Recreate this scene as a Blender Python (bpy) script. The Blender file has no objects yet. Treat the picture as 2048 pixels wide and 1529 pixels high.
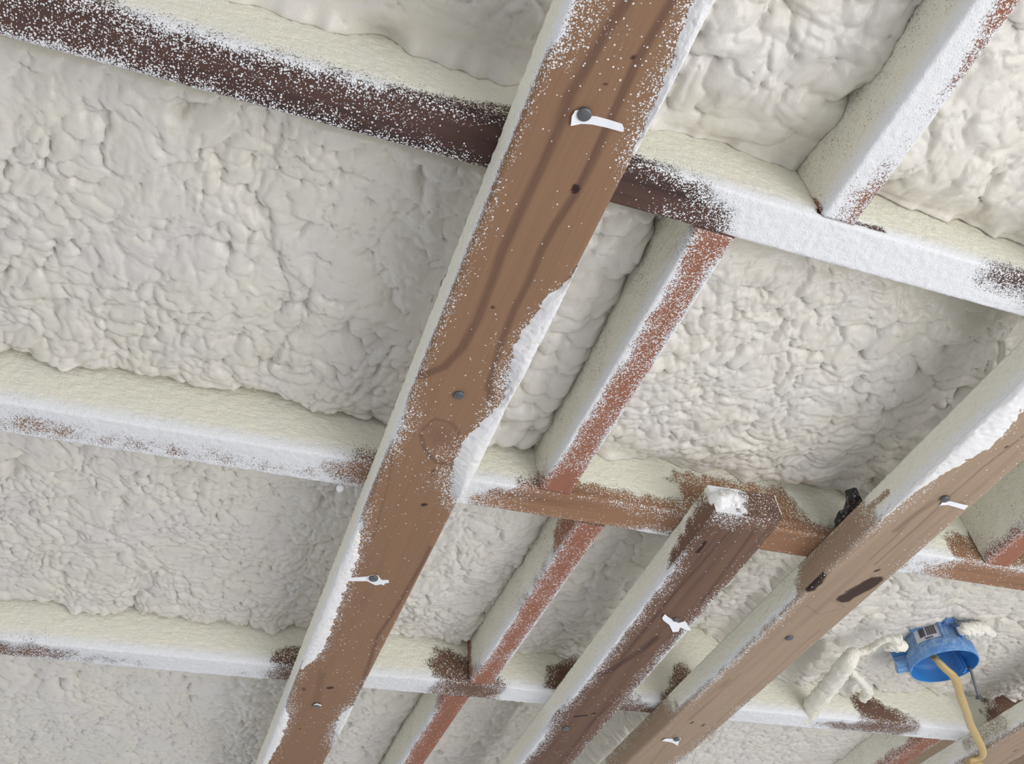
import bpy, bmesh, math
import numpy as np
from mathutils import Matrix, Vector

# ------------------------------------------------------------------ camera, world, light
FPX = 1800.0                      # focal length in pixels of the 2048 x 1529 frame
CX, CY = 1024.0, 764.5
H = 0.5687                        # lens below the faces of the flat boards
ZO = 2.0                          # height of those faces above the floor
_a = np.array([70 - CX, 2661 - CY, FPX]); _a /= np.linalg.norm(_a)      # along the flat boards
_b = np.array([6700 - CX, 1910 - CY, FPX]); _b /= np.linalg.norm(_b)    # along the rafters
_b = _b - _a * (_a @ _b); _b /= np.linalg.norm(_b)
ROT = np.array([_b, _a, np.cross(_b, _a)])          # camera axes -> world axes

S = bpy.context.scene
C = S.collection
cam = bpy.data.cameras.new('camera'); camo = bpy.data.objects.new('camera', cam); C.objects.link(camo)
cam.sensor_fit = 'HORIZONTAL'; cam.sensor_width = 36.0; cam.lens = FPX / 2048 * 36.0
cam.clip_start = 0.02
m = Matrix.Identity(4)
for i in range(3):
    m[i][0] = ROT[i, 0]; m[i][1] = -ROT[i, 1]; m[i][2] = -ROT[i, 2]
m[2][3] = ZO - H
camo.matrix_world = m
S.camera = camo

world = bpy.data.worlds.new('world'); S.world = world; world.use_nodes = True
_wt = world.node_tree
_tc = _wt.nodes.new('ShaderNodeTexCoord'); _sx = _wt.nodes.new('ShaderNodeSeparateXYZ'); _rp = _wt.nodes.new('ShaderNodeValToRGB')
_mr = _wt.nodes.new('ShaderNodeMapRange'); _mr.inputs[1].default_value = -1; _mr.inputs[2].default_value = 1
_wt.links.new(_tc.outputs['Generated'], _sx.inputs[0]); _wt.links.new(_sx.outputs['Z'], _mr.inputs[0]); _wt.links.new(_mr.outputs[0], _rp.inputs[0])
# pale ground below, bright overcast sky around the open sides of the building
_rp.color_ramp.elements[0].position = .10; _rp.color_ramp.elements[0].color = (0.34, 0.34, 0.35, 1)
_rp.color_ramp.elements[1].position = .42; _rp.color_ramp.elements[1].color = (0.93, 0.95, 1.0, 1)
_wt.links.new(_rp.outputs[0], _wt.nodes['Background'].inputs['Color'])
_wt.nodes['Background'].inputs['Strength'].default_value = 0.98

def area(name, loc, target, size, power, col):
    l = bpy.data.lights.new(name, 'AREA'); l.shape = 'RECTANGLE'; l.size, l.size_y = size
    l.energy = power; l.color = col
    o = bpy.data.objects.new(name, l); C.objects.link(o)
    o.location = loc
    o.rotation_euler = (Vector(target) - Vector(loc)).to_track_quat('-Z', 'Y').to_euler()
    return o
# daylight from the open side of the building, low and to the right of the lens
area('daylight_opening', (1.55, -0.65, ZO - 1.5), (0.8, 0.45, ZO), (1.9, 1.7), 36, (1.0, 0.985, 0.965))
S.view_settings.view_transform = 'Standard'; S.view_settings.look = 'None'
S.view_settings.gamma = 1.0; S.view_settings.use_curve_mapping = False
S.view_settings.exposure = 0.17

# ------------------------------------------------------------------ photo pixel -> place
def ray(px, py): return ROT @ np.array([px - CX, py - CY, FPX])
def at(px, py, z=0.0):
    d = ray(px, py); t = (z + H) / d[2]; return d[0] * t, d[1] * t
def at_y(px, py, y):
    d = ray(px, py); t = y / d[1]; return d[0] * t, d[2] * t - H
def at_x(px, py, x):
    d = ray(px, py); t = x / d[0]; return d[1] * t, d[2] * t - H
def pix(X, Y, Z):
    X = np.asarray(X, float); c = np.tensordot(ROT.T, np.array([X, Y + 0 * X, Z + H + 0 * X]), 1)
    return CX + FPX * c[0] / c[2], CY + FPX * c[1] / c[2]
def sm(a, b, x):
    t = np.clip((x - a) / (b - a + 1e-12), 0, 1); return t * t * (3 - 2 * t)

# ------------------------------------------------------------------ noise
def _hash(ix, iy, seed):
    n = (ix.astype(np.int64) * 374761393 + iy.astype(np.int64) * 668265263 + seed * 1442695041) & 0xFFFFFFFF
    n = ((n ^ (n >> 13)) * 1274126177) & 0xFFFFFFFF
    n = ((n ^ (n >> 16)) * 2246822519) & 0xFFFFFFFF
    return ((n ^ (n >> 15)) & 0xFFFFFF) / float(0xFFFFFF)
def vnoise(x, y, seed=0):
    ix = np.floor(x); iy = np.floor(y); fx = x - ix; fy = y - iy
    fx = fx * fx * (3 - 2 * fx); fy = fy * fy * (3 - 2 * fy)
    a = _hash(ix, iy, seed); b = _hash(ix + 1, iy, seed); c = _hash(ix, iy + 1, seed); d = _hash(ix + 1, iy + 1, seed)
    return (a + (b - a) * fx) * (1 - fy) + (c + (d - c) * fx) * fy
def caps(x, y, seed=0, R=.78, lift=.42):
    """round blisters pressed over each other at different heights, 0..1"""
    ix = np.floor(x); iy = np.floor(y); best = np.zeros_like(x)
    for dx in (-1, 0, 1):
        for dy in (-1, 0, 1):
            cx = ix + dx; cy = iy + dy
            px_ = cx + .15 + .7 * _hash(cx, cy, seed); py_ = cy + .15 + .7 * _hash(cx, cy, seed + 7)
            r = R * (.8 + .4 * _hash(cx, cy, seed + 13)); up = lift * _hash(cx, cy, seed + 29)
            q = 1 - ((x - px_) ** 2 + (y - py_) ** 2) / (r * r)
            best = np.maximum(best, np.where(q > 0, up + np.sqrt(np.maximum(q, 0)), 0))
    return best / (1 + lift)

# ------------------------------------------------------------------ materials
def new_mat(name):
    mt = bpy.data.materials.new(name); mt.use_nodes = True
    nt = mt.node_tree; b = nt.nodes['Principled BSDF']
    return mt, nt, b
def N(nt, t, **kw):
    n = nt.nodes.new(t)
    for k, v in kw.items(): setattr(n, k, v)
    return n
def math_(nt, op, a, b=None, c=None, clamp=False):
    n = N(nt, 'ShaderNodeMath', operation=op, use_clamp=clamp)
    for i, v in enumerate((a, b, c)):
        if v is None: continue
        if isinstance(v, (int, float)): n.inputs[i].default_value = v
        else: nt.links.new(v, n.inputs[i])
    return n.outputs[0]
def mixc(nt, f, a, b):
    n = N(nt, 'ShaderNodeMix', data_type='RGBA')
    for i, v in ((0, f), (6, a), (7, b)):
        if isinstance(v, (int, float)): n.inputs[i].default_value = v
        elif isinstance(v, tuple): n.inputs[i].default_value = (*v, 1)
        else: nt.links.new(v, n.inputs[i])
    return n.outputs[2]
def mapr(nt, x, a, b, c=0.0, d=1.0):
    n = N(nt, 'ShaderNodeMapRange', interpolation_type='SMOOTHSTEP')
    nt.links.new(x, n.inputs[0])
    for i, v in ((1, a), (2, b), (3, c), (4, d)): n.inputs[i].default_value = v
    return n.outputs[0]
def objco(nt, scale=(1, 1, 1)):
    tc = N(nt, 'ShaderNodeTexCoord'); mp = N(nt, 'ShaderNodeMapping')
    mp.inputs['Scale'].default_value = scale
    nt.links.new(tc.outputs['Object'], mp.inputs[0]); return mp.outputs[0]
def noise(nt, vec, scale, detail=3, rough=.55):
    n = N(nt, 'ShaderNodeTexNoise'); nt.links.new(vec, n.inputs['Vector'])
    n.inputs['Scale'].default_value = scale; n.inputs['Detail'].default_value = detail
    n.inputs['Roughness'].default_value = rough; return n.outputs['Fac']
def bump(nt, b, h, dist, strength=1.0):
    n = N(nt, 'ShaderNodeBump'); n.inputs['Distance'].default_value = dist; n.inputs['Strength'].default_value = strength
    nt.links.new(h, n.inputs['Height']); nt.links.new(n.outputs[0], b.inputs['Normal'])

CREAM = (0.82, 0.80, 0.68); MIST_DAYLIT = (0.80, 0.81, 0.835)  # undersides: whiter fine overspray with bluish daylight painted into its colour

def wood(name, light, dark, knot=(0.03, 0.015, 0.012), streak=.5):
    mt, nt, b = new_mat(name)
    at_ = N(nt, 'ShaderNodeVertexColor'); at_.layer_name = 'paint'
    sp = N(nt, 'ShaderNodeSeparateColor'); nt.links.new(at_.outputs['Color'], sp.inputs[0])
    cover, grain, kn = sp.outputs
    cpow = math_(nt, 'POWER', cover, 1.35)
    cr = N(nt, 'ShaderNodeAttribute'); cr.attribute_name = 'cream'
    v1 = objco(nt, (1, 1, 1)); vs = objco(nt, (3, 90, 90)); vf = objco(nt, (14, 500, 500))
    g1 = noise(nt, vs, 1.0, 4, .6); g2 = noise(nt, vf, 1.0, 2)
    broad = noise(nt, objco(nt, (2.2, 22, 22)), 1.0, 2)
    g = math_(nt, 'ADD', math_(nt, 'MULTIPLY', mapr(nt, g1, .42, .72), streak * .55), math_(nt, 'MULTIPLY', mapr(nt, g2, .35, .75), .16))
    g = math_(nt, 'ADD', g, math_(nt, 'MULTIPLY', mapr(nt, broad, .45, .7), streak * .35))
    g = math_(nt, 'ADD', g, math_(nt, 'MULTIPLY', grain, .85), clamp=True)
    col = mixc(nt, g, light, dark)
    col = mixc(nt, kn, col, knot)
    # overspray: fine foam droplets, denser where more of it landed
    def dots(scale, r, gain):
        vo = N(nt, 'ShaderNodeTexVoronoi'); nt.links.new(v1, vo.inputs['Vector']); vo.inputs['Scale'].default_value = scale
        s2 = N(nt, 'ShaderNodeSeparateColor'); nt.links.new(vo.outputs['Color'], s2.inputs[0])
        on = math_(nt, 'LESS_THAN', s2.outputs[0], math_(nt, 'MULTIPLY', cpow, gain))
        rad = math_(nt, 'MULTIPLY_ADD', s2.outputs[1], r * .7, r * .45)
        rad = math_(nt, 'MULTIPLY_ADD', cover, .12, rad)
        return math_(nt, 'MULTIPLY', on, math_(nt, 'LESS_THAN', vo.outputs['Distance'], rad))
    d1 = dots(560, .42, 1.1); d2 = dots(900, .42, 1.35)
    gate = mapr(nt, cover, .1, .3)
    d2 = math_(nt, 'MULTIPLY', d2, gate)
    nf = noise(nt, v1, 700, 2)
    solid = mapr(nt, math_(nt, 'MULTIPLY_ADD', nf, .7, cover), 1.08, 1.25)
    mask = math_(nt, 'MAXIMUM', math_(nt, 'MAXIMUM', d1, d2), solid)
    tint = noise(nt, objco(nt), 35, 3)
    cream = mixc(nt, mapr(nt, tint, .3, .7), CREAM, (0.80, 0.785, 0.69))
    fcol = mixc(nt, cr.outputs['Fac'], MIST_DAYLIT, cream)
    nt.links.new(mixc(nt, mask, col, fcol), b.inputs['Base Color'])
    b.inputs['Roughness'].default_value = .75; b.inputs['Specular IOR Level'].default_value = .25
    fz = math_(nt, 'MULTIPLY', noise(nt, objco(nt), 620, 3, .65), mask)
    stx = math_(nt, 'MULTIPLY', math_(nt, 'MULTIPLY', noise(nt, objco(nt, (90, 420, 420)), 1.0, 2), cr.outputs['Fac']), mask)
    hgt = math_(nt, 'ADD', math_(nt, 'MULTIPLY', mask, .45), math_(nt, 'ADD', fz, math_(nt, 'MULTIPLY', stx, .9)))
    hgt = math_(nt, 'SUBTRACT', hgt, math_(nt, 'MULTIPLY', g, .05))
    bump(nt, b, hgt, .0016, .8)
    return mt

def foam_mat(name, col, fuzz=.35, dist=.0012, scale=260):
    mt, nt, b = new_mat(name)
    t = noise(nt, objco(nt), 14, 3); t2 = noise(nt, objco(nt), 90, 2)
    c = mixc(nt, mapr(nt, t, .3, .7), col, (col[0] * .985, col[1] * .985, col[2] * 1.05))
    c = mixc(nt, mapr(nt, t2, .55, .8, 0, .4), c, (col[0] * .97, col[1] * .95, col[2] * .88))
    nt.links.new(c, b.inputs['Base Color'])
    b.inputs['Roughness'].default_value = .36; b.inputs['Specular IOR Level'].default_value = .5
    bump(nt, b, noise(nt, objco(nt), scale, 3, .6), dist, fuzz)
    return mt

def plain(name, col, rough=.5, metal=0.0, var=.12, bscale=0):
    mt, nt, b = new_mat(name)
    t = noise(nt, objco(nt), 220, 3)
    nt.links.new(mixc(nt, mapr(nt, t, .3, .7), tuple(x * (1 - var) for x in col), col), b.inputs['Base Color'])
    b.inputs['Roughness'].default_value = rough; b.inputs['Metallic'].default_value = metal
    if bscale: bump(nt, b, noise(nt, objco(nt), bscale, 3), .0006, .5)
    return mt

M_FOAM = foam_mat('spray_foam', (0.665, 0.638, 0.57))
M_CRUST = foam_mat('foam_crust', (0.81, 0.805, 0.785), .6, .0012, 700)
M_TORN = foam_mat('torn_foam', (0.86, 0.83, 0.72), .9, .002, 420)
M_NAIL = plain('dark_steel', (0.14, 0.145, 0.155), .5, .6)
M_STRIP = plain('white_paper_and_glint', (0.86, 0.87, 0.92), .45, 0, .04)
M_BLUE = None

# ------------------------------------------------------------------ objects
def link(name, mesh, mats, parent=None):
    o = bpy.data.objects.new(name, mesh); C.objects.link(o)
    for mt in (mats if isinstance(mats, (list, tuple)) else [mats]): mesh.materials.append(mt)
    if parent is not None: o.parent = parent
    return o
def tag(o, label, cat, group=None, kind=None):
    o['label'] = label; o['category'] = cat
    if group: o['group'] = group
    if kind: o['kind'] = kind
    return o
def mesh_grid(name, P, smooth=True, extra=None):
    """P: (nu, nv, 3) array"""
    nu, nv = P.shape[:2]
    idx = np.arange(nu * nv).reshape(nu, nv)
    q = np.stack([idx[:-1, :-1], idx[1:, :-1], idx[1:, 1:], idx[:-1, 1:]], -1).reshape(-1, 4)
    return mesh_np(name, P.reshape(-1, 3), q, smooth, extra)
def mesh_np(name, V, q, smooth=True, extra=None):
    me = bpy.data.meshes.new(name)
    extra = extra or []
    nl = q.size + sum(len(e) for e in extra)
    me.vertices.add(len(V)); me.vertices.foreach_set('co', np.ascontiguousarray(V, np.float32).ravel())
    me.loops.add(nl)
    li = np.concatenate([q.ravel()] + [np.array(e) for e in extra]).astype(np.int32)
    me.loops.foreach_set('vertex_index', li)
    me.polygons.add(len(q) + len(extra))
    st = np.concatenate([np.arange(len(q)) * 4, q.size + np.cumsum([0] + [len(e) for e in extra])[:-1] if extra else np.zeros(0)]).astype(np.int32)
    me.polygons.foreach_set('loop_start', st)
    me.polygons.foreach_set('use_smooth', np.array([smooth] * len(q) + [False] * len(extra), bool))
    me.update(calc_edges=True); me.validate()
    return me

def seg_dist(p, pts):
    """distance from (n,2) points to a polyline, and the position 0..1 along it"""
    best = np.full(len(p), 1e9); par = np.zeros(len(p)); n = len(pts) - 1
    for i in range(n):
        a = np.array(pts[i]); d = np.array(pts[i + 1]) - a
        t = np.clip(((p - a) @ d) / max(d @ d, 1e-12), 0, 1)
        r = np.hypot(*(p - a - t[:, None] * d).T)
        k = r < best; best[k] = r[k]; par[k] = (i + t[k]) / n
    return best, par

class Board:
    """sawn board: u along its length, v across its lower face, w up its sides"""
    def __init__(s, name, label, cat, group, mat, origin, ang, L, W, D, step=.002, table=None, cols=None,
                 axis='y', grain=(), knots=(), patches=(), sideA=None, sideB=1.0, endc=.3, sidefade=.03, warp=0.0, endcov=None):
        s.o2 = np.array(origin[:2], float); s.z = origin[2]
        s.du = np.array([math.cos(ang), math.sin(ang)]); s.dv = np.array([-math.sin(ang), math.cos(ang)])
        if axis == 'y':                       # u runs along +Y, v along +X
            s.du = np.array([math.sin(ang), math.cos(ang)]); s.dv = np.array([math.cos(ang), -math.sin(ang)])
        s.L, s.W, s.D = L, W, D
        r = .0035
        k = max(2, int((D - r) / step)); arc = 4
        prof = [(0.0, D - i * (D - r) / k, 'A') for i in range(k)]
        for i in range(arc + 1):
            a = i / arc * math.pi / 2; prof.append((r - r * math.cos(a), r - r * math.sin(a), 'b'))
        kv = max(2, int((W - 2 * r) / step))
        prof += [(r + i * (W - 2 * r) / kv, 0.0, 'b') for i in range(1, kv)]
        for i in range(arc + 1):
            a = i / arc * math.pi / 2; prof.append((W - r + r * math.sin(a), r - r * math.cos(a), 'b'))
        prof += [(W, r + i * (D - r) / k, 'B') for i in range(1, k + 1)]
        pv = np.array([q[0] for q in prof]); pw = np.array([q[1] for q in prof]); pf = np.array([q[2] for q in prof])
        nu = max(3, int(L / step)); u = np.linspace(0, L, nu)
        U, Vv = np.meshgrid(u, pv, indexing='ij'); Wv = np.broadcast_to(pw, U.shape).copy()
        isA = np.broadcast_to(pf == 'A', U.shape); isB = np.broadcast_to(pf == 'B', U.shape)
        # cover from the table: stations along the board, columns across it
        cols = np.array(cols) * W
        tu = np.array([s.station(t[0], axis) for t in table]); tc = np.array([t[1:] for t in table], float)
        od = np.argsort(tu); tu, tc = tu[od], tc[od]
        per = np.stack([np.interp(u, tu, tc[:, j]) for j in range(tc.shape[1])], 1)      # nu x ncol
        vcl = np.clip(Vv, 0, W)
        cov = np.zeros_like(U)
        for j in range(len(cols) - 1):
            k_ = (vcl >= cols[j] - 1e-9) & (vcl <= cols[j + 1] + 1e-9)
            t = (vcl - cols[j]) / (cols[j + 1] - cols[j])
            val = per[:, j][:, None] * (1 - t) + per[:, j + 1][:, None] * t
            cov = np.where(k_, val, cov)
        for side, mask, c0, tgt in (('A', isA, per[:, 0], sideA), ('B', isB, per[:, -1], sideB)):
            full = 1.0 if tgt is None else tgt
            val = c0[:, None] + (full - c0[:, None]) * sm(0, sidefade, Wv)
            cov = np.where(mask, val, cov)
        wob = vnoise(U * 60, Vv * 60 + Wv * 50, 3) * .6 + vnoise(U * 170, Vv * 170 + Wv * 150, 5) * .4 - .5
        cov = cov + wob * .35 * sm(.03, .25, cov) * sm(1.02, .8, cov)
        UV = np.stack([U.ravel(), Vv.ravel()], 1); UW = np.stack([U.ravel(), Wv.ravel()], 1)
        cov = cov.ravel(); A = isA.ravel(); bot = ~(A | isB.ravel())
        for f, pts, rad, val in patches:          # strokes of more or less overspray: face, pixel points, radius, cover
            loc = [s.side_local(q, f) for q in pts]
            d, _ = seg_dist(UV if f == 'b' else UW, loc)
            d = d + (vnoise(UV[:, 0] * 90, UV[:, 1] * 90 + UW[:, 1] * 80, 11) - .5) * rad * .9
            w = sm(rad * 2.1, rad * .25, d) * (bot if f == 'b' else A)
            cov = cov * (1 - w) + val * w
        gr = np.zeros(len(cov)); kn = np.zeros(len(cov))
        for pts, wd, st in grain:
            loc = [s.to_local(at(*q)) if max(q) > 3 else q for q in pts]
            d, par = seg_dist(UV, loc)
            gr = np.maximum(gr, st * sm(wd, wd * .25, d) * bot)
        for pts, wd, st in knots:
            loc = [s.to_local(at(*q)) for q in pts]
            d, par = seg_dist(UV, loc)
            d = d + (vnoise(UV[:, 0] * 200, UV[:, 1] * 200, 17) - .5) * wd * .35
            kn = np.maximum(kn, st * sm(wd * 1.15, wd * .8, d) * bot)
        cream = (A | isB.ravel()) * sm(.002, .02, Wv.ravel())
        # a skin of foam has its own thickness
        thick = .0011 * sm(.75, 1.05, cov) * (.4 + 1.2 * vnoise(U.ravel() * 300, (Vv + Wv).ravel() * 300, 23))
        X = U.ravel(); Y = Vv.ravel().copy(); Zz = Wv.ravel().copy()
        Y = np.where(A, Y - thick, np.where(isB.ravel(), Y + thick, Y)); Zz = np.where(bot, Zz - thick, Zz)
        n_, k2 = U.shape
        if warp:
            Zz = Zz + warp * (X / L - .5) ** 2
        V3 = np.stack([X, Y, Zz], 1)
        idx = np.arange(n_ * k2).reshape(n_, k2)
        q = np.stack([idx[:-1, :-1], idx[:-1, 1:], idx[1:, 1:], idx[1:, :-1]], -1).reshape(-1, 4)
        top = np.stack([idx[:-1, -1], idx[:-1, 0], idx[1:, 0], idx[1:, -1]], -1)
        q = np.concatenate([q, top])
        if axis == 'y': q = q[:, ::-1]
        e0 = list(idx[0, ::-1]); e1 = list(idx[-1, :])
        if axis == 'y': e0, e1 = e0[::-1], e1[::-1]
        n0 = len(V3)
        gv, gw = np.meshgrid(np.linspace(.0004, W - .0004, 40), np.linspace(.0004, D, 24), indexing='ij')
        gi = np.arange(gv.size).reshape(gv.shape)
        ecap = []
        for uu, flip in ((-.0002, False), (L + .0002, True)):
            ecap.append(np.stack([np.full(gv.size, uu), gv.ravel(), gw.ravel()], 1))
            qq = np.stack([gi[:-1, :-1], gi[1:, :-1], gi[1:, 1:], gi[:-1, 1:]], -1).reshape(-1, 4) + n0 + (gv.size if flip else 0)
            if (flip and axis == 'y') or (not flip and axis != 'y'): qq = qq[:, ::-1]
            q = np.concatenate([q, qq])
        ec = (endcov or (lambda v, w: .5 + 0 * v))(gv.ravel() / W, gw.ravel() / D)
        V3 = np.concatenate([V3] + ecap); ez = np.zeros(gv.size)
        cov = np.concatenate([cov, ec, ec]); gr = np.concatenate([gr, ez + .25, ez + .25]); kn = np.concatenate([kn, ez, ez]); cream = np.concatenate([cream, ez, ez])
        me = mesh_np(name, V3, q, True, [e0, e1])
        ca = me.color_attributes.new('paint', 'FLOAT_COLOR', 'POINT')
        colr = np.stack([np.clip(cov, 0, 1), np.clip(gr, 0, 1), np.clip(kn, 0, 1), np.ones(len(cov))], 1)
        ca.data.foreach_set('color', colr.astype(np.float32).ravel())
        fa = me.attributes.new('cream', 'FLOAT', 'POINT'); fa.data.foreach_set('value', cream.astype(np.float32))
        s.ob = link(name, me, mat)
        mw = Matrix.Identity(4)
        mw[0][0], mw[1][0] = s.du; mw[0][1], mw[1][1] = s.dv
        mw[0][3], mw[1][3], mw[2][3] = s.o2[0], s.o2[1], s.z + ZO
        if axis == 'y':                     # keep it a rotation: mirror stays in the mesh
            me.transform(Matrix.Diagonal((1, -1, 1, 1)))
            mw[0][1], mw[1][1] = -s.dv[0], -s.dv[1]
            me.flip_normals()
            s.mir = -1
        else: s.mir = 1
        s.ob.matrix_world = mw
        tag(s.ob, label, cat, group)
    def to_local(s, xy):
        d = np.array(xy) - s.o2; return (d @ s.du, d @ s.dv)
    def station(s, p, axis):
        """pixel coordinate of the face's middle line -> u (x for boards lying across, y for the others)"""
        us = np.linspace(-1, s.L + 1, 600)
        X = s.o2[0] + us * s.du[0] + s.W / 2 * s.dv[0]; Y = s.o2[1] + us * s.du[1] + s.W / 2 * s.dv[1]
        ok = (ROT.T @ np.array([X, Y, np.full_like(X, s.z + H)]))[2] > .05
        a, b = pix(X[ok], Y[ok], s.z)
        c = b if axis == 'y' else a
        return float(np.interp(p, c, us[ok]))
    def side_local(s, q, f):
        if f == 'b': return s.to_local(at(*q, s.z))
        if abs(s.du[0]) > .7: x, z = at_y(*q, s.o2[1]); return (x - s.o2[0], z - s.z)
        y, z = at_x(*q, s.o2[0]); return (y - s.o2[1], z - s.z)
    def P(s, px_, py_, dz=0.0):
        """local coordinates of a pixel on the lower face"""
        u, v = s.to_local(at(px_, py_, s.z + dz)); return Vector((u, v * s.mir, dz))

# ---------------------------------------------------------------- woods
W_ORANGE = wood('weathered_orange_pine', (0.262, 0.153, 0.09), (0.135, 0.074, 0.05), streak=.22)
W_TAN = wood('grey_tan_pine', (0.36, 0.265, 0.19), (0.19, 0.125, 0.09), streak=.45)
W_RED = wood('reddish_fir', (0.31, 0.135, 0.085), (0.18, 0.075, 0.05), streak=.45)
W_BROWN = wood('brown_fir', (0.30, 0.165, 0.095), (0.14, 0.07, 0.045), streak=.8)
W_UMBER = wood('umber_fir', (0.165, 0.095, 0.064), (0.075, 0.04, 0.03), streak=.7)
W_DARK = wood('dark_stained_fir', (0.095, 0.052, 0.042), (0.022, 0.016, 0.018), streak=.9)

ZR = .038
C5 = (0, .25, .5, .75, 1)
C6 = (0, .12, .3, .7, .88, 1)

# ---------------------------------------------------------------- roof deck
def deck():
    bm = bmesh.new()
    bmesh.ops.create_cube(bm, size=1, matrix=Matrix.Translation((1.0, .7, ZO + .232)) @ Matrix.Diagonal((3.2, 2.6, .012, 1)))
    me = bpy.data.meshes.new('ceiling'); bm.to_mesh(me); bm.free()
    o = link('ceiling', me, plain('roof_sheathing', (0.30, 0.21, 0.13), .8, 0, .3))
    o['kind'] = 'structure'
deck()

# ---------------------------------------------------------------- rafters (run across the picture)
RX0, RXL = -.42, 2.3
r1 = Board('rafter', 'dark speckled rafter crossing the upper left, turning fully white on the right', 'rafter', 'rafters', W_DARK,
    (RX0, .304, ZR), 0, RXL, .041, .186, .002, axis='x', cols=C5, sidefade=.028, table=[
    (-60, .85, .6, .45, .55, .85), (0, .8, .55, .4, .5, .85), (100, .6, .42, .45, .6, .88), (200, .7, .48, .42, .55, .88), (300, .85, .6, .38, .48, .86),
    (450, .85, .5, .28, .36, .8), (600, .8, .42, .24, .3, .75), (750, .7, .36, .2, .28, .78), (880, .5, .18, .12, .28, .75),
    (950, .3, .1, .08, .25, .6), (1000, .15, .05, .04, .1, .3), (1240, .45, .15, .05, .05, .12), (1300, .75, .3, .12, .1, .3),
    (1350, .85, .5, .25, .35, .55), (1420, .95, .85, .6, .5, .5), (1480, 1, 1, .95, .92, .85), (1540, 1.1, 1.1, 1.1, 1.1, 1.1),
    (1900, 1.1, 1.1, 1.1, 1.1, 1.1), (1960, .8, .75, .85, 1, 1), (2000, .65, .6, .8, 1, 1), (2060, .6, .5, .7, .9, 1)],
    patches=[('A', [(980, 250), (1040, 255)], .016, .2), ('A', [(1255, 335), (1300, 340)], .012, .25), ('A', [(1640, 425), (1640, 432)], .004, .1),
             ('A', [(1715, 455), (1760, 465)], .006, .35)])
r2 = Board('rafter', 'brown rafter in the middle, white on the left and bare streaked wood behind the boards', 'rafter', 'rafters', W_BROWN,
    (RX0, .708, ZR), 0, RXL, .045, .186, .002, axis='x', cols=C5, table=[
    (-60, .95, .9, .8, .9, .95), (0, .95, .9, .8, .85, .95), (80, 1, .95, .8, .76, .92), (150, 1, .97, .86, .8, .94), (300, 1.05, 1, .9, .84, .95),
    (450, 1.05, .97, .88, .83, .92), (600, 1.05, 1.05, .95, .9, .95), (680, .9, .72, .65, .8, .95), (720, .6, .35, .4, .7, .9), (755, .3, .1, .2, .5, .8),
    (930, 1, 1, 1, 1, 1), (1000, 1, .75, .4, .3, .8), (1050, .5, .2, .2, .25, .7), (1100, .2, .08, .06, .1, .35), (1200, .3, .12, .08, .08, .2),
    (1260, .5, .3, .12, .15, .75), (1310, .5, .35, .15, .6, 1.1), (1350, .4, .3, .2, .55, 1.05), (1400, .4, .25, .12, .15, .3), (1550, .25, .12, .08, .08, .2),
    (1640, .3, .15, .1, .1, .15), (1790, 1, .95, .9, .9, .95), (1870, .95, .85, .75, .7, .8), (1905, .7, .3, .25, .3, .5), (1950, .7, .2, .08, .08, .3), (2060, .8, .3, .06, .08, .15)],
    patches=[('A', [(1150, 985), (1240, 1010), (1340, 1030)], .012, .25), ('A', [(1395, 985), (1450, 995), (1560, 1015), (1600, 1060)], .022, .3),
             ('A', [(1650, 1090), (1690, 1085)], .012, .2), ('A', [(1920, 1095), (2060, 1110)], .016, .25)])
r3 = Board('rafter', 'lowest rafter in the photo, foam coated with a bare brown patch beneath the blue box', 'rafter', 'rafters', W_UMBER,
    (RX0, 1.152, ZR), 0, RXL, .042, .186, .002, axis='x', cols=C5, table=[
    (-60, .9, .75, .6, .5, .8), (0, .9, .72, .55, .5, .8), (80, .92, .8, .7, .7, .85), (200, 1.05, .95, .85, .85, .95), (400, 1.05, 1.05, 1, 1, 1),
    (530, .95, .92, .85, .85, .9), (580, .45, .35, .25, .35, .6), (740, 1, 1, 1, 1, 1), (855, .95, .92, .9, .9, .95), (900, .5, .3, .25, .3, .5),
    (945, .3, .1, .08, .15, .3), (985, .5, .4, .4, .5, .6), (1020, 1.1, 1.1, 1.1, 1.1, 1.1), (1100, 1.05, 1, .95, .95, 1), (1130, .8, .6, .5, .5, .6), (1240, .7, .5, .4, .3, .4),
    (1300, 1, .95, .7, .4, .3), (1325, .4, .2, .1, .1, .2), (1450, 1, 1, .9, .9, 1), (1600, 1.1, 1.1, 1, 1, 1.05), (1690, 1, .85, .5, .6, .9), (1750, .5, .3, .3, .5, .85),
    (1800, .6, .35, .35, .55, .85), (1840, 1.05, 1, .92, .9, 1), (1975, 1.05, 1.05, 1, .95, 1), (1995, .5, .3, .25, .3, .4), (2060, .2, .1, .05, .1, .2)],
    patches=[('A', [(890, 1330), (930, 1340)], .016, .25), ('A', [(1140, 1350), (1120, 1380)], .02, .12), ('A', [(1370, 1360), (1360, 1395)], .016, .25),
             ('A', [(1725, 1408), (1760, 1425), (1790, 1440)], .014, .16), ('A', [(2045, 1395), (2015, 1440)], .035, .04), ('A', [(2090, 1370), (2070, 1420)], .05, .02),
             ('A', [(570, 1325), (590, 1320)], .012, .4)])

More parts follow.
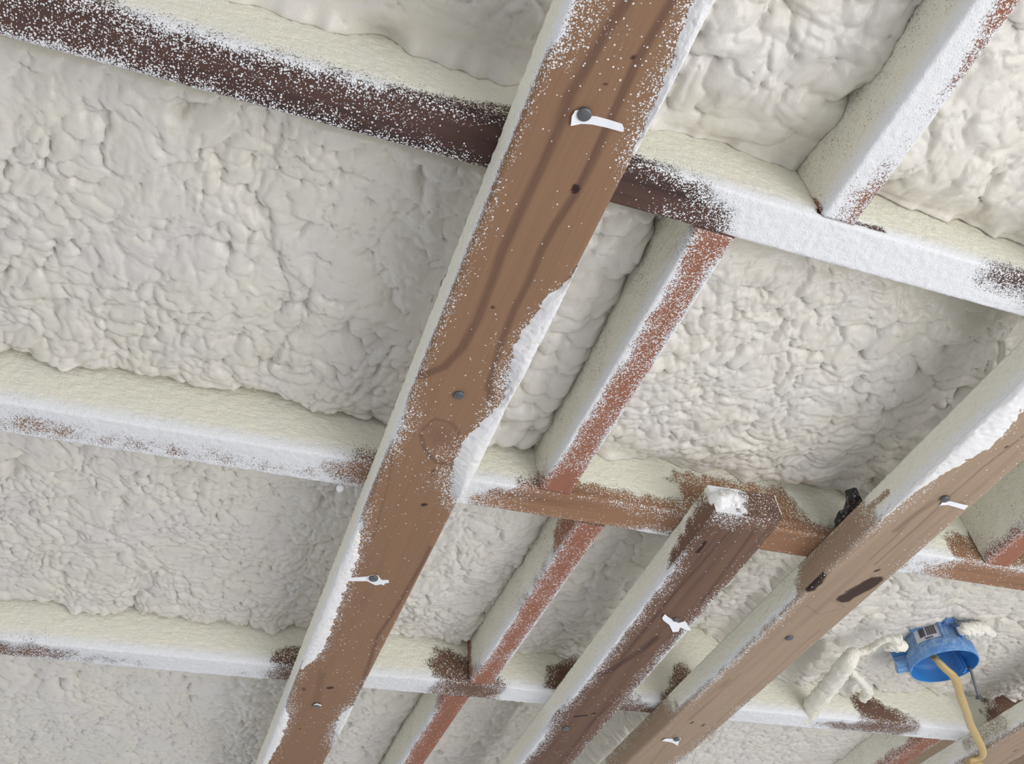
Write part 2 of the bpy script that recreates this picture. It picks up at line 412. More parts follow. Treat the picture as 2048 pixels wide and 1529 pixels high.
# ---------------------------------------------------------------- blocking between the rafters
def block(label, x0, y0, y1, w, mat, table, patches=(), ang=0.0):
    return Board('blocking_board', label, 'blocking', 'blocking between the rafters', mat, (x0, y0, ZR), ang, y1 - y0, w, .184, .002,
                 axis='y', cols=C5, table=table, patches=patches, sideA=.94, sidefade=.022)
block('short blocking board at the upper right, almost wholly white with overspray', .440, -.32, .303, .034, W_RED,
      [(-200, 1, 1, .8, .6, .8), (0, 1, 1, .8, .55, .8), (100, 1.05, 1.05, .95, .72, .85), (250, 1.05, 1.05, 1, .95, 1), (340, 1, .98, .9, .85, .9), (385, .95, .88, .72, .6, .75), (430, .9, .9, .85, .7, .8)],
      patches=[('A', [(1625, 410), (1640, 432)], .004, .1)])
block('reddish blocking board right of the long orange board, between upper and middle rafters', .343, .346, .707, .038, W_RED,
      [(462, .5, .4, .4, .5, .7), (485, .85, .4, .28, .45, .85), (560, 1, .7, .42, .7, 1), (650, 1, .65, .38, .62, 1), (720, 1, .78, .34, .45, .9), (800, 1, .68, .28, .42, .9),
       (860, 1, .62, .3, .5, 1), (925, 1, .55, .32, .4, .8), (950, .9, .3, .08, .2, .5), (985, .35, .1, .03, .06, .2)],
      patches=[('A', [(1072, 960), (1072, 985)], .006, .1)])
block('reddish blocking board between middle and lowest rafters, left of the short brown board', .408, .755, 1.151, .036, W_RED,
      [(1055, .5, .2, .15, .25, .5), (1120, .8, .35, .2, .4, .95), (1200, .85, .4, .18, .35, .98), (1280, 1, .45, .18, .42, 1), (1320, 1, .55, .22, .42, 1), (1360, .6, .15, .08, .3, .9), (1392, .3, .1, .05, .15, .4)],
      patches=[('A', [(935, 1290), (938, 1360)], .01, .25), ('A', [(1145, 1045), (1120, 1075)], .014, .35)])
block('reddish blocking board at the bottom edge, just below the lowest rafter', .385, 1.195, 1.80, .038, W_RED,
      [(1400, .3, .1, .05, .1, .3), (1430, .9, .25, .06, .15, .4), (1529, 1, .4, .08, .1, .25), (1700, 1, .5, .1, .1, .3)])
block('reddish blocking board at the right edge, just above the middle rafter', .968, .347, .707, .040, W_RED,
      [(900, 1, .6, .2, .1, .2), (1040, .9, .3, .06, .05, .2), (1085, .6, .2, .05, .05, .1)])
block('red brown blocking board below the lowest rafter near the cable end', 1.262, 1.195, 1.70, .040, W_RED,
      [(1480, .3, .2, .15, .3, .9), (1500, .4, .3, .25, .3, .8), (1560, .6, .4, .3, .3, .5)])

# ---------------------------------------------------------------- flat boards under the rafters
def flat(label, x0, y0, L, ang, W, mat, **kw):
    return Board('ceiling_board', label, 'board', 'flat boards under the rafters', mat, (x0, y0, 0.0), ang, L, W, .037, .0016, axis='y', cols=C6, sidefade=.012, **kw)
b1 = flat('long orange brown board running from top to bottom, with two dark grain bands', .158, -.40, 2.28, 0, .0885, W_ORANGE,
    table=[(-150, 1, .5, .2, .12, .75, 1), (0, 1, .5, .18, .1, .75, 1), (100, .95, .45, .15, .1, .6, 1), (200, .6, .16, .08, .08, .45, 1), (280, .3, .1, .05, .05, .3, .9),
           (330, .2, .07, .04, .03, .06, .3), (450, .45, .14, .03, .02, .02, .04), (540, .4, .11, .03, .02, .1, .35), (600, .4, .11, .02, .06, .5, 1), (650, .35, .11, .02, .12, .9, 1),
           (700, .38, .1, .03, .22, 1, 1), (760, .4, .1, .02, .1, .75, 1), (800, .5, .15, .04, .05, .35, .9), (840, .85, .3, .05, .15, .8, 1), (890, .95, .4, .06, .35, 1, 1),
           (940, .5, .15, .05, .45, 1, 1), (985, .3, .1, .05, .12, .7, .9), (1012, .25, .08, .04, .04, .12, .3), (1060, .95, .35, .08, .03, .04, .1), (1120, 1, .62, .08, .02, .03, .04),
           (1180, 1, .6, .1, .02, .03, .06), (1230, 1, .62, .15, .03, .06, .12), (1290, 1, .85, .18, .03, .08, .2), (1330, .9, .5, .08, .03, .08, .2), (1352, .35, .1, .03, .03, .12, .3),
           (1400, .45, .12, .03, .03, .2, .5), (1425, .95, .4, .05, .05, .6, 1), (1450, 1, .6, .06, .06, .75, 1), (1475, .95, .4, .04, .04, .5, 1), (1500, .85, .3, .03, .03, .1, .3), (1560, .7, .2, .03, .03, .08, .2)],
    grain=[([(1290, -80), (1255, 0), (1215, 60), (1175, 130), (1140, 190), (1115, 260), (1085, 330), (1050, 400), (1005, 500), (985, 560), (955, 640), (925, 695), (890, 733), (845, 752)], .0062, .85),
           ([(1400, -80), (1345, 0), (1310, 60), (1270, 130), (1235, 210), (1190, 310), (1150, 390), (1110, 450), (1083, 500), (1055, 568), (1028, 620), (1001, 691), (977, 773), (981, 800)], .0052, .88),
           ([(1265, 330), (1200, 460), (1160, 540)], .006, .5), ([(786, 905), (779, 960), (762, 1020), (745, 1080)], .002, .5),
           ([(860, 1095), (847, 1123), (785, 1229), (755, 1273), (738, 1328), (715, 1390), (690, 1450), (660, 1540)], .0036, .8),
           ([(645, 1350), (630, 1410)], .0085, .42), ([(622, 1420), (640, 1340), (655, 1335)], .002, .3),
           ([(880, 868), (893, 880)], .021, .36), ([(845, 860), (870, 838), (905, 848), (918, 868)], .003, .6), ([(842, 870), (850, 900), (872, 925), (898, 930)], .0035, .75),
           ([(1180, 90), (1130, 200)], .004, .15), ([(900, 560), (870, 650)], .004, .12)],
    knots=[([(1151, 376), (1150, 379)], .0034, 1), ([(846, 1010), (850, 1010)], .0028, .95), ([(658, 1377), (663, 1376)], .0034, .9), ([(606, 1378), (608, 1380)], .0022, .8),
           ([(985, 615), (985, 616)], .0015, .9), ([(1266, 116), (1266, 117)], .0016, .9), ([(1211, 168), (1211, 169)], .0011, .8), ([(868, 940), (864, 952)], .0014, .6), ([(599, 1458), (600, 1459)], .0016, .7)])
b2 = flat('short dark brown board with sawn end at the middle rafter and a torn paper strip', .524, .652, 1.2, .033, .085, W_UMBER,
    table=[(1020, .9, .95, 1, .9, .6, .5), (1040, .5, .6, .75, .4, .2, .4), (1070, .2, .1, .06, .05, .12, .3), (1110, .4, .1, .03, .03, .08, .2), (1150, .95, .4, .03, .02, .15, .5), (1250, 1, .4, .03, .03, .45, .98),
           (1350, 1, .5, .04, .03, .45, .95), (1400, .95, .4, .03, .03, .3, .7), (1430, .6, .2, .03, .03, .2, .5), (1480, 1, .6, .06, .03, .25, .55), (1560, 1, .5, .06, .03, .2, .5)],
    grain=[([(1312, 1278), (1270, 1310), (1215, 1345), (1178, 1358)], .0085, .8), ([(1480, 1040), (1400, 1130), (1330, 1210), (1240, 1320)], .0028, .6), ([(1510, 1060), (1430, 1170), (1340, 1290), (1260, 1380)], .0035, .6),
           ([(1540, 1070), (1455, 1180), (1390, 1250)], .003, .45), ([(1240, 1390), (1190, 1440), (1120, 1529)], .004, .5), ([(1180, 1370), (1120, 1440), (1060, 1529)], .003, .5)],
    knots=[([(1410, 1085), (1396, 1104)], .0026, 1), ([(1150, 1434), (1172, 1432)], .0026, .9), ([(1185, 1429), (1189, 1427)], .0028, .8), ([(1145, 1397), (1168, 1383)], .0016, .8)],
    patches=[('A', [(1415, 1030), (1350, 1125)], .016, .12), ('A', [(1130, 1420), (1090, 1460)], .012, .3), ('b', [(1445, 1000), (1480, 1018)], .008, 1.1)],
    endcov=lambda v, w: .3 + .9 * sm(.55, .3, v + .25 * (vnoise(v * 9, w * 5, 4) - .5)))
b3 = flat('grey tan board slanting down from the right edge, with a large dark knot', .7195, -.5, 2.35, 0, .0895, W_TAN,
    table=[(700, 1, .95, .4, .1, .2, .4), (800, 1, .95, .35, .08, .1, .2), (900, 1, .85, .15, .04, .12, .25), (960, 1, .45, .04, .03, .1, .2), (1040, .85, .2, .03, .02, .12, .3), (1090, .35, .1, .02, .02, .18, .5),
           (1130, .2, .05, .02, .02, .15, .4), (1185, .2, .04, 0, 0, .02, .06), (1230, .7, .12, .01, 0, .02, .08), (1300, .75, .15, .02, 0, .02, .1), (1370, .8, .15, .02, .02, .06, .25), (1410, .5, .06, .02, .05, .25, .75),
           (1440, .1, .04, .01, .03, .15, .4), (1480, .06, .04, .01, .04, .25, .6), (1529, .06, .04, .01, .1, .5, .95), (1600, .1, .05, .02, .1, .5, .9)],
    grain=[([(2048, 872), (1960, 940), (1900, 993), (1850, 1040), (1800, 1085), (1750, 1130)], .0022, .75), ([(1866, 1006), (1830, 1030), (1790, 1062)], .0065, .5), ([(1840, 1020), (1790, 1075), (1740, 1120)], .002, .5),
           ([(1760, 1060), (1700, 1110), (1660, 1145), (1640, 1170)], .0016, .5), ([(2048, 960), (1960, 1030), (1880, 1095), (1800, 1160)], .003, .4),
           ([(1660, 1200), (1690, 1215), (1640, 1230), (1612, 1212)], .0012, .5), ([(1640, 1260), (1540, 1350), (1440, 1440), (1360, 1529)], .0016, .5),
           ([(1700, 1250), (1600, 1330), (1500, 1420), (1400, 1520)], .0018, .5), ([(1720, 1235), (1660, 1290), (1600, 1340)], .003, .3), ([(1480, 1350), (1380, 1440)], .004, .3), ([(1460, 1360), (1440, 1378)], .004, .4),
           ([(1350, 1470), (1300, 1529)], .003, .4)],
    knots=[([(1692, 1196), (1720, 1181), (1746, 1164)], .0115, .93), ([(1690, 1185), (1740, 1158)], .0014, .7), ([(1752, 1143), (1758, 1140)], .0022, .9), ([(1622, 1178), (1632, 1168), (1642, 1154)], .0075, .97), ([(1381, 1448), (1386, 1445)], .0019, .9),
           ([(1404, 1453), (1408, 1450)], .0019, .85), ([(1408, 1468), (1415, 1467)], .0014, .8), ([(2010, 896), (2014, 893)], .0016, .8), ([(1568, 1302), (1572, 1300)], .001, .2)],
    patches=[('A', [(1715, 1045), (1660, 1100), (1625, 1160)], .018, .1), ('A', [(1775, 985), (1735, 1020)], .003, .15), ('A', [(1325, 1450), (1280, 1500), (1235, 1550)], .03, .03), ('A', [(1630, 1150), (1615, 1185)], .012, .05)])
b4 = flat('grey tan board cutting across the bottom right corner, carrying the cable end', .0168 + 1.338, .30, 1.56, -.03, .09, W_TAN,
    table=[(1380, .4, .1, .03, .03, .1, .3), (1463, .35, .08, .02, .02, .1, .3), (1500, .4, .1, .02, .02, .1, .3), (1600, .5, .1, .02, .02, .1, .3)],
    grain=[([(2048, 1495), (2000, 1529)], .002, .5)], knots=[([(2027, 1504), (2033, 1501)], .0017, .8)],
    patches=[('A', [(2020, 1450), (1960, 1490)], .014, .75)])

# ---------------------------------------------------------------- spray foam between the rafters
def foam(label, x0, x1, y0, y1, seed, s1=.026, a1=.012, sx=1.0, sy=1.0, rid=0.0, rs=.05, z0=.112, step=.0017, fade_y=.0, smooth_y0=.0,
         deep=None, lean=.35, crack=True, a2=.0065, rot=0.0, ends=(True, True), grow=None, extra=None):
    nx = int((x1 - x0) / step); ny = int((y1 - y0) / step)
    X, Y = np.meshgrid(np.linspace(x0, x1, nx), np.linspace(y0, y1, ny), indexing='ij')
    c, s_ = math.cos(rot), math.sin(rot)
    xr = X * c + Y * s_; yr = -X * s_ + Y * c
    wx = xr + .012 * (vnoise(xr * 26, yr * 26, seed) - .5) * 2 + .004 * (vnoise(xr * 90, yr * 90, seed + 1) - .5) * 2
    wy = yr + .012 * (vnoise(xr * 26, yr * 26, seed + 2) - .5) * 2 + .004 * (vnoise(xr * 90, yr * 90, seed + 3) - .5) * 2
    h1 = caps(wx / (s1 * sx), wy / (s1 * sy), seed + 10)
    h2 = caps(wx / (s1 * .42 * sx), wy / (s1 * .42 * sy), seed + 20)
    h3 = caps(wx / (s1 * .2), wy / (s1 * .2), seed + 30)
    varr = vnoise(X * 14, Y * 14, seed + 40)
    amp = a1 * (.7 + .6 * varr)
    if grow is not None: amp = amp * grow(X, Y)
    mixs = sm(.35, .7, vnoise(X * 11, Y * 11, seed + 44))          # some stretches big blisters, some small ones
    h = amp * (h1 * (.55 + .45 * mixs)) + a2 * h2 * (1.4 - .75 * mixs) + .002 * h3
    if extra is not None: h = extra(wx, wy, h)
    if rid:
        ww = wx + .02 * (vnoise(wx * 8, wy * 5, seed + 50) - .5)
        h = h + rid * caps(ww / rs, wy / (rs * 5), seed + 60)
    h = h + .012 * (vnoise(X * 7, Y * 7, seed + 70) - .5)
    dy1 = y1 - Y; dy0 = Y - y0; dx0 = X - x0; dx1 = x1 - X
    k = np.ones_like(X)
    if fade_y: k = k * (.12 + .88 * sm(0, fade_y, dy1 + .02 * (vnoise(X * 12, Y * 6, seed + 80) - .5)))
    if smooth_y0: k = k * (.15 + .85 * sm(.01, smooth_y0, dy0))
    z = z0 - h * k
    if smooth_y0: z = z + .022 * sm(smooth_y0, 0, dy0)
    z = z + sm(.028, 0, dy1) * ((vnoise(X * 32, X * 0 + seed, seed + 95) - .5) * .022 + (vnoise(X * 95, X * 0 + seed, seed + 96) - .5) * .008)
    if crack:
        wob = .004 * vnoise(X * 45, Y * 0 + seed, seed + 90)
        z = z + .022 * np.exp(-((dy1 - 0) / (.005 + wob)) ** 2)
        if ends[1]: z = z + .007 * np.exp(-(dx1 / (.003 + .006 * vnoise(Y * 60, Y * 0 + 3, seed + 91))) ** 2)
    z = z + .012 * np.exp(-(dy0 / .006) ** 2)
    if ends[0]: z = z + .012 * np.exp(-(dx0 / .006) ** 2)
    if deep is not None: z = z + deep(X, Y, seed)
    # blisters sag a little to the side they were blown to
    edge = np.minimum(np.minimum(sm(0, .02, dy1), sm(0, .02, dy0)), np.minimum(sm(0, .02, dx0), sm(0, .02, dx1)))
    Yo = Y + lean * h * edge * .9
    z = np.minimum(z, .216)
    P = np.stack([X, np.clip(Yo, y0, y1), z + ZO], -1)
    P = np.pad(P, ((1, 1), (1, 1), (0, 0)), 'edge')
    for sl in (np.s_[0, :], np.s_[-1, :], np.s_[:, 0], np.s_[:, -1]): P[sl + (2,)] = ZO + .2235
    n0, n1 = P.shape[:2]; ii = np.arange(n0 * n1).reshape(n0, n1)
    lid = list(ii[0, :]) + list(ii[1:, -1]) + list(ii[-1, -2::-1]) + list(ii[-2:0:-1, 0])
    me = mesh_grid('spray_foam', P, True, [lid])
    me.flip_normals()
    o = link('spray_foam', me, M_FOAM)
    ctr = Vector(((x0 + x1) / 2, (y0 + y1) / 2, ZO + z0))
    me.transform(Matrix.Translation(-ctr)); o.location = ctr
    tag(o, label, 'foam insulation', 'spray foam fills')
    return o

def deep2(X, Y, s):
    e = .770 + .016 * caps(Y * 32, Y * 0, s) + .02 * (vnoise(Y * 14, Y * 0, s + 1) - .5) + .03 * sm(.40, .47, Y)
    return .085 * sm(e, e + .008, X) - .018 * np.exp(-((X - e + .010) / .014) ** 2) * sm(.42, .5, Y)
def deep3(X, Y, s):
    e = .60 + .035 * (vnoise(Y * 16, Y * 0, s) - .5) + .02 * vnoise(Y * 45, Y * 0, s + 1) + .03 * sm(.9, .8, Y)
    d = .07 * sm(e, e + .03, X) * sm(.90, .84, X)
    # the hollow torn beside the ridge of foam
    d = d + .032 * sm(.034, .012, np.hypot((X - .948) / .8, (Y - 1.08) / 2.2))
    return d
def deep4(X, Y, s):
    e = .55 + .03 * vnoise(Y * 20, Y * 0, s)
    return .045 * sm(e, e + .04, X) * sm(.80, .74, X)

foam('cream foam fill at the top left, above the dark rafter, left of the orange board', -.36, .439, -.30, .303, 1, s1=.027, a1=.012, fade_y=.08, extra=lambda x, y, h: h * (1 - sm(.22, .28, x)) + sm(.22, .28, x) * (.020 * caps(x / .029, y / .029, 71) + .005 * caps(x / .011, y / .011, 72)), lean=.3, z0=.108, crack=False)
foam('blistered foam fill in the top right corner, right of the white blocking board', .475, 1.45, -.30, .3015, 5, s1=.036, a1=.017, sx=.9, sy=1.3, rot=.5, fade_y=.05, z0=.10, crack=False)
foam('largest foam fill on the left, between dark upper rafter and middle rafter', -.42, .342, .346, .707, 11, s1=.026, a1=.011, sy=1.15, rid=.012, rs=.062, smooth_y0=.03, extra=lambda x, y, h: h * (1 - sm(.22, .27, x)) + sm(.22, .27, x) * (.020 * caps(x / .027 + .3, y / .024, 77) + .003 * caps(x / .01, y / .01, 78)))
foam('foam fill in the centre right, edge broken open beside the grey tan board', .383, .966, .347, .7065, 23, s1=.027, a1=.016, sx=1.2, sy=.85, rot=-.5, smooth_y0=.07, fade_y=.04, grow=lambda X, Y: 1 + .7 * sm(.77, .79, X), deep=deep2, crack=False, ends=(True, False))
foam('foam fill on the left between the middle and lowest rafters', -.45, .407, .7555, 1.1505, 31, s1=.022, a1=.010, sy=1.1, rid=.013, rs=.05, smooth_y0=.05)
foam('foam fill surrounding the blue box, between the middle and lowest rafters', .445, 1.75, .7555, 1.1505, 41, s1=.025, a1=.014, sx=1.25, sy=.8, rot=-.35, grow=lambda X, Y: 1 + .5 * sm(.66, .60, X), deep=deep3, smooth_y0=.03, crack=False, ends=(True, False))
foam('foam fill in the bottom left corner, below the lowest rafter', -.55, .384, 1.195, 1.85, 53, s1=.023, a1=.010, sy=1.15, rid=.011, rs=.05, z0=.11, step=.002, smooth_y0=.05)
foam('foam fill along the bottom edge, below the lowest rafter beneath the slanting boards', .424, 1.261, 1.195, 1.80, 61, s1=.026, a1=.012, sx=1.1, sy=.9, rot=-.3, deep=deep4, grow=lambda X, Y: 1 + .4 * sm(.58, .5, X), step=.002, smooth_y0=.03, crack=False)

# ---------------------------------------------------------------- thick foam edges on the boards
def crust(board, rows, name='foam_edge', side=1, lab=None):
    """rows: (py, inner edge px, thickness) down the board, on its right (+1) or left (-1) edge"""
    us, vi, th = [], [], []
    for py, pxx, t in rows:
        u, v = board.to_local(at(pxx, py, board.z)); us.append(u); vi.append(v); th.append(t)
    n = max(8, int((us[-1] - us[0]) / .0016)); u = np.linspace(us[0], us[-1], n)
    vin = np.interp(u, us, vi); t = np.interp(u, us, th)
    W = board.W if side > 0 else 0.0
    vin = vin + side * (.004 * (vnoise(u * 160, u * 0, 5) - .5) + .003 * (vnoise(u * 420, u * 0, 6) - .5))
    if side > 0: vin = np.minimum(vin, W - .001)
    else: vin = np.maximum(vin, .001)
    rowsP = []
    qs = np.concatenate([np.linspace(0, 1, 15), [1.0] * 5])
    for i, q in enumerate(qs):
        if i < 15:
            v = vin + (W - vin) * q
            hgt = t * np.minimum(1, 1.25 * (1 - (1 - q) ** 1.7)) * (1.0 if q < .8 else 1 - .35 * ((q - .8) / .2) ** 2) - .0006
            bump_ = (caps(u * 170, np.full_like(u, q * 4.5), 9) - .7) * .0022 * (hgt > 0) + (vnoise(u * 70, np.full_like(u, q * 2), 8) - .5) * .002 * q
            z = -(hgt + bump_ * np.minimum(1, t / .004))
        else:
            j = (i - 14) / 5.0
            v = np.full_like(u, W) + side * t * .45 * math.sin(j * math.pi * .9)
            z = -t * .65 * (1 - j) + (.03 if side > 0 else .004) * j
            v = v + side * (vnoise(u * 120, np.full_like(u, j * 4), 8) - .5) * .002
        rowsP.append(np.stack([u, v * board.mir, z + 0 * u], -1))
    P = np.stack(rowsP, 1)
    me = mesh_grid(name, P)
    o = link(name, me, M_CRUST, board.ob)
    if lab: o['label'] = lab
    return o
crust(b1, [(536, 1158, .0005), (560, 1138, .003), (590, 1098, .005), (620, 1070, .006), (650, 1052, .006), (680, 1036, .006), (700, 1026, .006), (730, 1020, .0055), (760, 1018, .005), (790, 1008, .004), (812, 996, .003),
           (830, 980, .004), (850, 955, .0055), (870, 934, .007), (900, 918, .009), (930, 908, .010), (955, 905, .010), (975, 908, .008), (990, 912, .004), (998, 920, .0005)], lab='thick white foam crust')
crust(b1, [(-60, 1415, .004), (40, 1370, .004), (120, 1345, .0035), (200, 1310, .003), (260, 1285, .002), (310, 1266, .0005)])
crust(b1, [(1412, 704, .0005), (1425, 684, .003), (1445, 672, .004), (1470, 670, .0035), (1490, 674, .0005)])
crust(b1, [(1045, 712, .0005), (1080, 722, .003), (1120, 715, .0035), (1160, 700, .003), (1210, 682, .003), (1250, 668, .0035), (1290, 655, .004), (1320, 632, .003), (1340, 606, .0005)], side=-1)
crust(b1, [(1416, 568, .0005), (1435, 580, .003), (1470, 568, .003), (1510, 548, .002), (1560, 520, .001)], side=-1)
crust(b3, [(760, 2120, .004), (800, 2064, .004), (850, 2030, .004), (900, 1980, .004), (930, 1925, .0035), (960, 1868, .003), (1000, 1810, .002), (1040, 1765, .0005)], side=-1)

# ---------------------------------------------------------------- nails, paper strips and a painted glint in the boards
def disc_mesh(name, r, t, n=20, squash=1.0):
    bm = bmesh.new()
    prof = [(0, -t), (r * .7, -t * .96), (r * .92, -t * .75), (r, -t * .4), (r, 0.001)]
    rings = []
    for rr, z in prof[1:]:
        rings.append([bm.verts.new((rr * math.cos(2 * math.pi * i / n), rr * squash * math.sin(2 * math.pi * i / n), z)) for i in range(n)])
    c = bm.verts.new((0, 0, prof[0][1]))
    for i in range(n):
        bm.faces.new((c, rings[0][(i + 1) % n], rings[0][i]))
        for a, b in zip(rings[:-1], rings[1:]):
            bm.faces.new((a[i], a[(i + 1) % n], b[(i + 1) % n], b[i]))
    sh = [bm.verts.new((.0016 * math.cos(2 * math.pi * i / 8), .0016 * math.sin(2 * math.pi * i / 8), z)) for z in (0, .02) for i in range(8)]
    for i in range(8): bm.faces.new((sh[i], sh[(i + 1) % 8], sh[8 + (i + 1) % 8], sh[8 + i]))
    bmesh.ops.recalc_face_normals(bm, faces=bm.faces)
    me = bpy.data.meshes.new(name); bm.to_mesh(me); bm.free()
    for p in me.polygons: p.use_smooth = True
    return me
def nail(board, px_, py_, r=.005, tilt=(0, 0), out=.0012):
    o = link('nail', disc_mesh('nail', r, .0016), M_NAIL, board.ob)
    p = board.P(px_, py_, -out); o.location = p; o.rotation_euler = (tilt[0], tilt[1], 0)
    return o
def strip(board, pts, lift=.0012, curl=.002):
    """thin paper strip, also the painted nail glint; outline in pixels on the board's lower face"""
    loc = [board.P(x, y) for x, y in pts]
    n = len(loc); cx = sum(p.x for p in loc) / n; cy = sum(p.y for p in loc) / n
    sp = max((Vector((p.x - cx, p.y - cy)).length for p in loc))
    bm = bmesh.new()
    lo = [bm.verts.new((p.x, p.y, -lift * .4 - curl * (((p.x - cx) ** 2 + (p.y - cy) ** 2) / sp ** 2))) for p in loc]
    f = bm.faces.new(lo)
    r = bmesh.ops.extrude_face_region(bm, geom=[f])
    for v in r['geom']:
        if isinstance(v, bmesh.types.BMVert): v.co.z += .0005
    bmesh.ops.triangulate(bm, faces=[q for q in bm.faces if len(q.verts) > 4])
    bmesh.ops.recalc_face_normals(bm, faces=bm.faces)
    me = bpy.data.meshes.new('paper_strip_or_glint'); bm.to_mesh(me); bm.free()
    o = link('paper_strip_or_glint', me, M_STRIP, board.ob); return o
def sc(pts, x0, y0, k): return [(x0 + x * k, y0 + y * k) for x, y in pts]
nail(b1, 1169, 229, .0052, out=.002); nail(b1, 747, 1158, .0052, out=.0018); nail(b1, 918, 791, .0048); nail(b1, 633, 1412, .005)
strip(b1, sc([(420, 710), (440, 510), (510, 400), (690, 372), (740, 440), (860, 530), (940, 535), (1200, 600), (1470, 670), (1505, 750), (1490, 825), (1430, 820), (1150, 760), (860, 700), (640, 680)], 1100, 180, 1 / 10.24))
strip(b1, sc([(-46, 428), (100, 420), (130, 410), (165, 416), (185, 440), (225, 440), (228, 455), (205, 458), (198, 470), (182, 464), (150, 470), (100, 446), (-46, 444)], 700, 1010, .3418), curl=.0005)
strip(b2, sc([(1825, 655), (1840, 632), (1862, 655), (1920, 692), (1962, 680), (1995, 730), (1962, 728), (1932, 716), (1920, 738), (1888, 742), (1868, 702), (1832, 672)], 700, 1010, .3418))
nail(b2, 1132, 1458, .005); nail(b2, 1352, 1240, .004)
strip(b3, sc([(1255, 492), (1275, 465), (1345, 460), (1505, 490), (1470, 525), (1330, 494)], 1600, 900, 1 / 4.498)); nail(b3, 1891, 999, .0052, out=.0025)
strip(b3, sc([(565, 1150), (620, 1122), (750, 1140), (800, 1128), (830, 1112), (858, 1130), (825, 1180), (805, 1225), (720, 1190)], 1250, 1330, 1 / 7.684)); nail(b3, 1353.5, 1480, .005, out=.0018)
nail(b3, 1579, 1277, .0052)
strip(b1, [(628, 1407), (634, 1405), (643, 1408), (643, 1410), (634, 1408), (629, 1410)], lift=.006, curl=0)  # white sliver added as a painted glint on the nail head

# ---------------------------------------------------------------- lumps: solid shapes with a foamy skin
def lump(name, pts, radii, mat, seed, parent=None, amp=.25, freq=120, seg=28, flat_=1.0):
    """a knobbly closed tube through pts"""
    pts = [Vector(p) for p in pts]; P = []
    n = len(pts); steps = 16 * (n - 1) + 1
    ring = []
    for i in range(steps):
        t = i / (steps - 1) * (n - 1); k = min(int(t), n - 2); f = t - k
        p0 = pts[max(k - 1, 0)]; p1 = pts[k]; p2 = pts[k + 1]; p3 = pts[min(k + 2, n - 1)]
        p = .5 * ((2 * p1) + (-p0 + p2) * f + (2 * p0 - 5 * p1 + 4 * p2 - p3) * f * f + (-p0 + 3 * p1 - 3 * p2 + p3) * f ** 3)
        r = radii[k] * (1 - f) + radii[k + 1] * f
        ring.append((p, r))
    V = []
    for i, (p, r) in enumerate(ring):
        d = (ring[min(i + 1, steps - 1)][0] - ring[max(i - 1, 0)][0]).normalized()
        a = d.orthogonal().normalized() if abs(d.z) > .9 else d.cross(Vector((0, 0, 1))).normalized(); b = d.cross(a)
        e = min(i, steps - 1 - i) / 4.0
        rr = r * (math.sqrt(max(0, 1 - (1 - min(e, 1)) ** 2)) if e < 1 else 1)
        for j in range(seg):
            an = 2 * math.pi * j / seg
            V.append(p + (a * math.cos(an) + b * math.sin(an) * flat_) * rr)
    V = np.array([[*v] for v in V])
    nz = vnoise(V[:, 0] * freq + V[:, 2] * freq * .7, V[:, 1] * freq + V[:, 2] * freq * .5, seed) + .5 * vnoise(V[:, 0] * freq * 2.7 + V[:, 2] * 90, V[:, 1] * freq * 2.7, seed + 1) - .75
    cen = np.repeat(np.array([[*p] for p, r in ring]), seg, 0); rad = np.repeat(np.array([r for p, r in ring]), seg)
    d = V - cen
    nb = caps(V[:, 0] * freq * .55 + V[:, 2] * freq * .3, V[:, 1] * freq * .55 - V[:, 2] * freq * .3, seed + 2)
    V = cen + d * (1 + amp * (nz + 1.2 * (nb - .75)))[:, None]
    V[:, 2] += ZO if parent is None else 0
    idx = np.arange(steps * seg).reshape(steps, seg); idx = np.concatenate([idx, idx[:, :1]], 1)
    q = np.stack([idx[:-1, :-1], idx[:-1, 1:], idx[1:, 1:], idx[1:, :-1]], -1).reshape(-1, 4)
    me = mesh_np(name, V, q)
    bm = bmesh.new(); bm.from_mesh(me); bmesh.ops.recalc_face_normals(bm, faces=bm.faces); bm.to_mesh(me); bm.free()
    return link(name, me, mat, parent)

def W3(px_, py_, z): x, y = at(px_, py_, z); return (x, y, z)
# ridge of foam torn loose beside the blue box
rg = tag(lump('foam_ridge', [W3(1606, 1440, .050), W3(1632, 1405, .048), W3(1665, 1365, .046), W3(1695, 1325, .046), W3(1712, 1300, .062)], [.013, .0145, .0135, .013, .008], M_TORN, 3, amp=.3, freq=210),
         'white stick-shaped ridge of torn foam left of the blue box', 'foam scrap', 'torn foam scraps')
tag(lump('foam_curl', [W3(1685, 1322, .05), W3(1705, 1345, .052), W3(1722, 1362, .056), W3(1735, 1385, .062), W3(1722, 1400, .064)], [.004, .005, .006, .009, .007], M_TORN, 8, amp=.4, freq=190),
    'small curled flap of torn foam between the foam ridge and bare rafter patch', 'foam scrap', 'torn foam scraps')
tag(lump('foam_strand', [W3(1698, 1312, .064), W3(1735, 1300, .068), W3(1770, 1280, .064), W3(1805, 1283, .058)], [.004, .006, .005, .009], M_TORN, 12, amp=.45, freq=230),
    'cream strand of torn foam reaching from the ridge to the blue box', 'foam scrap', 'torn foam scraps')

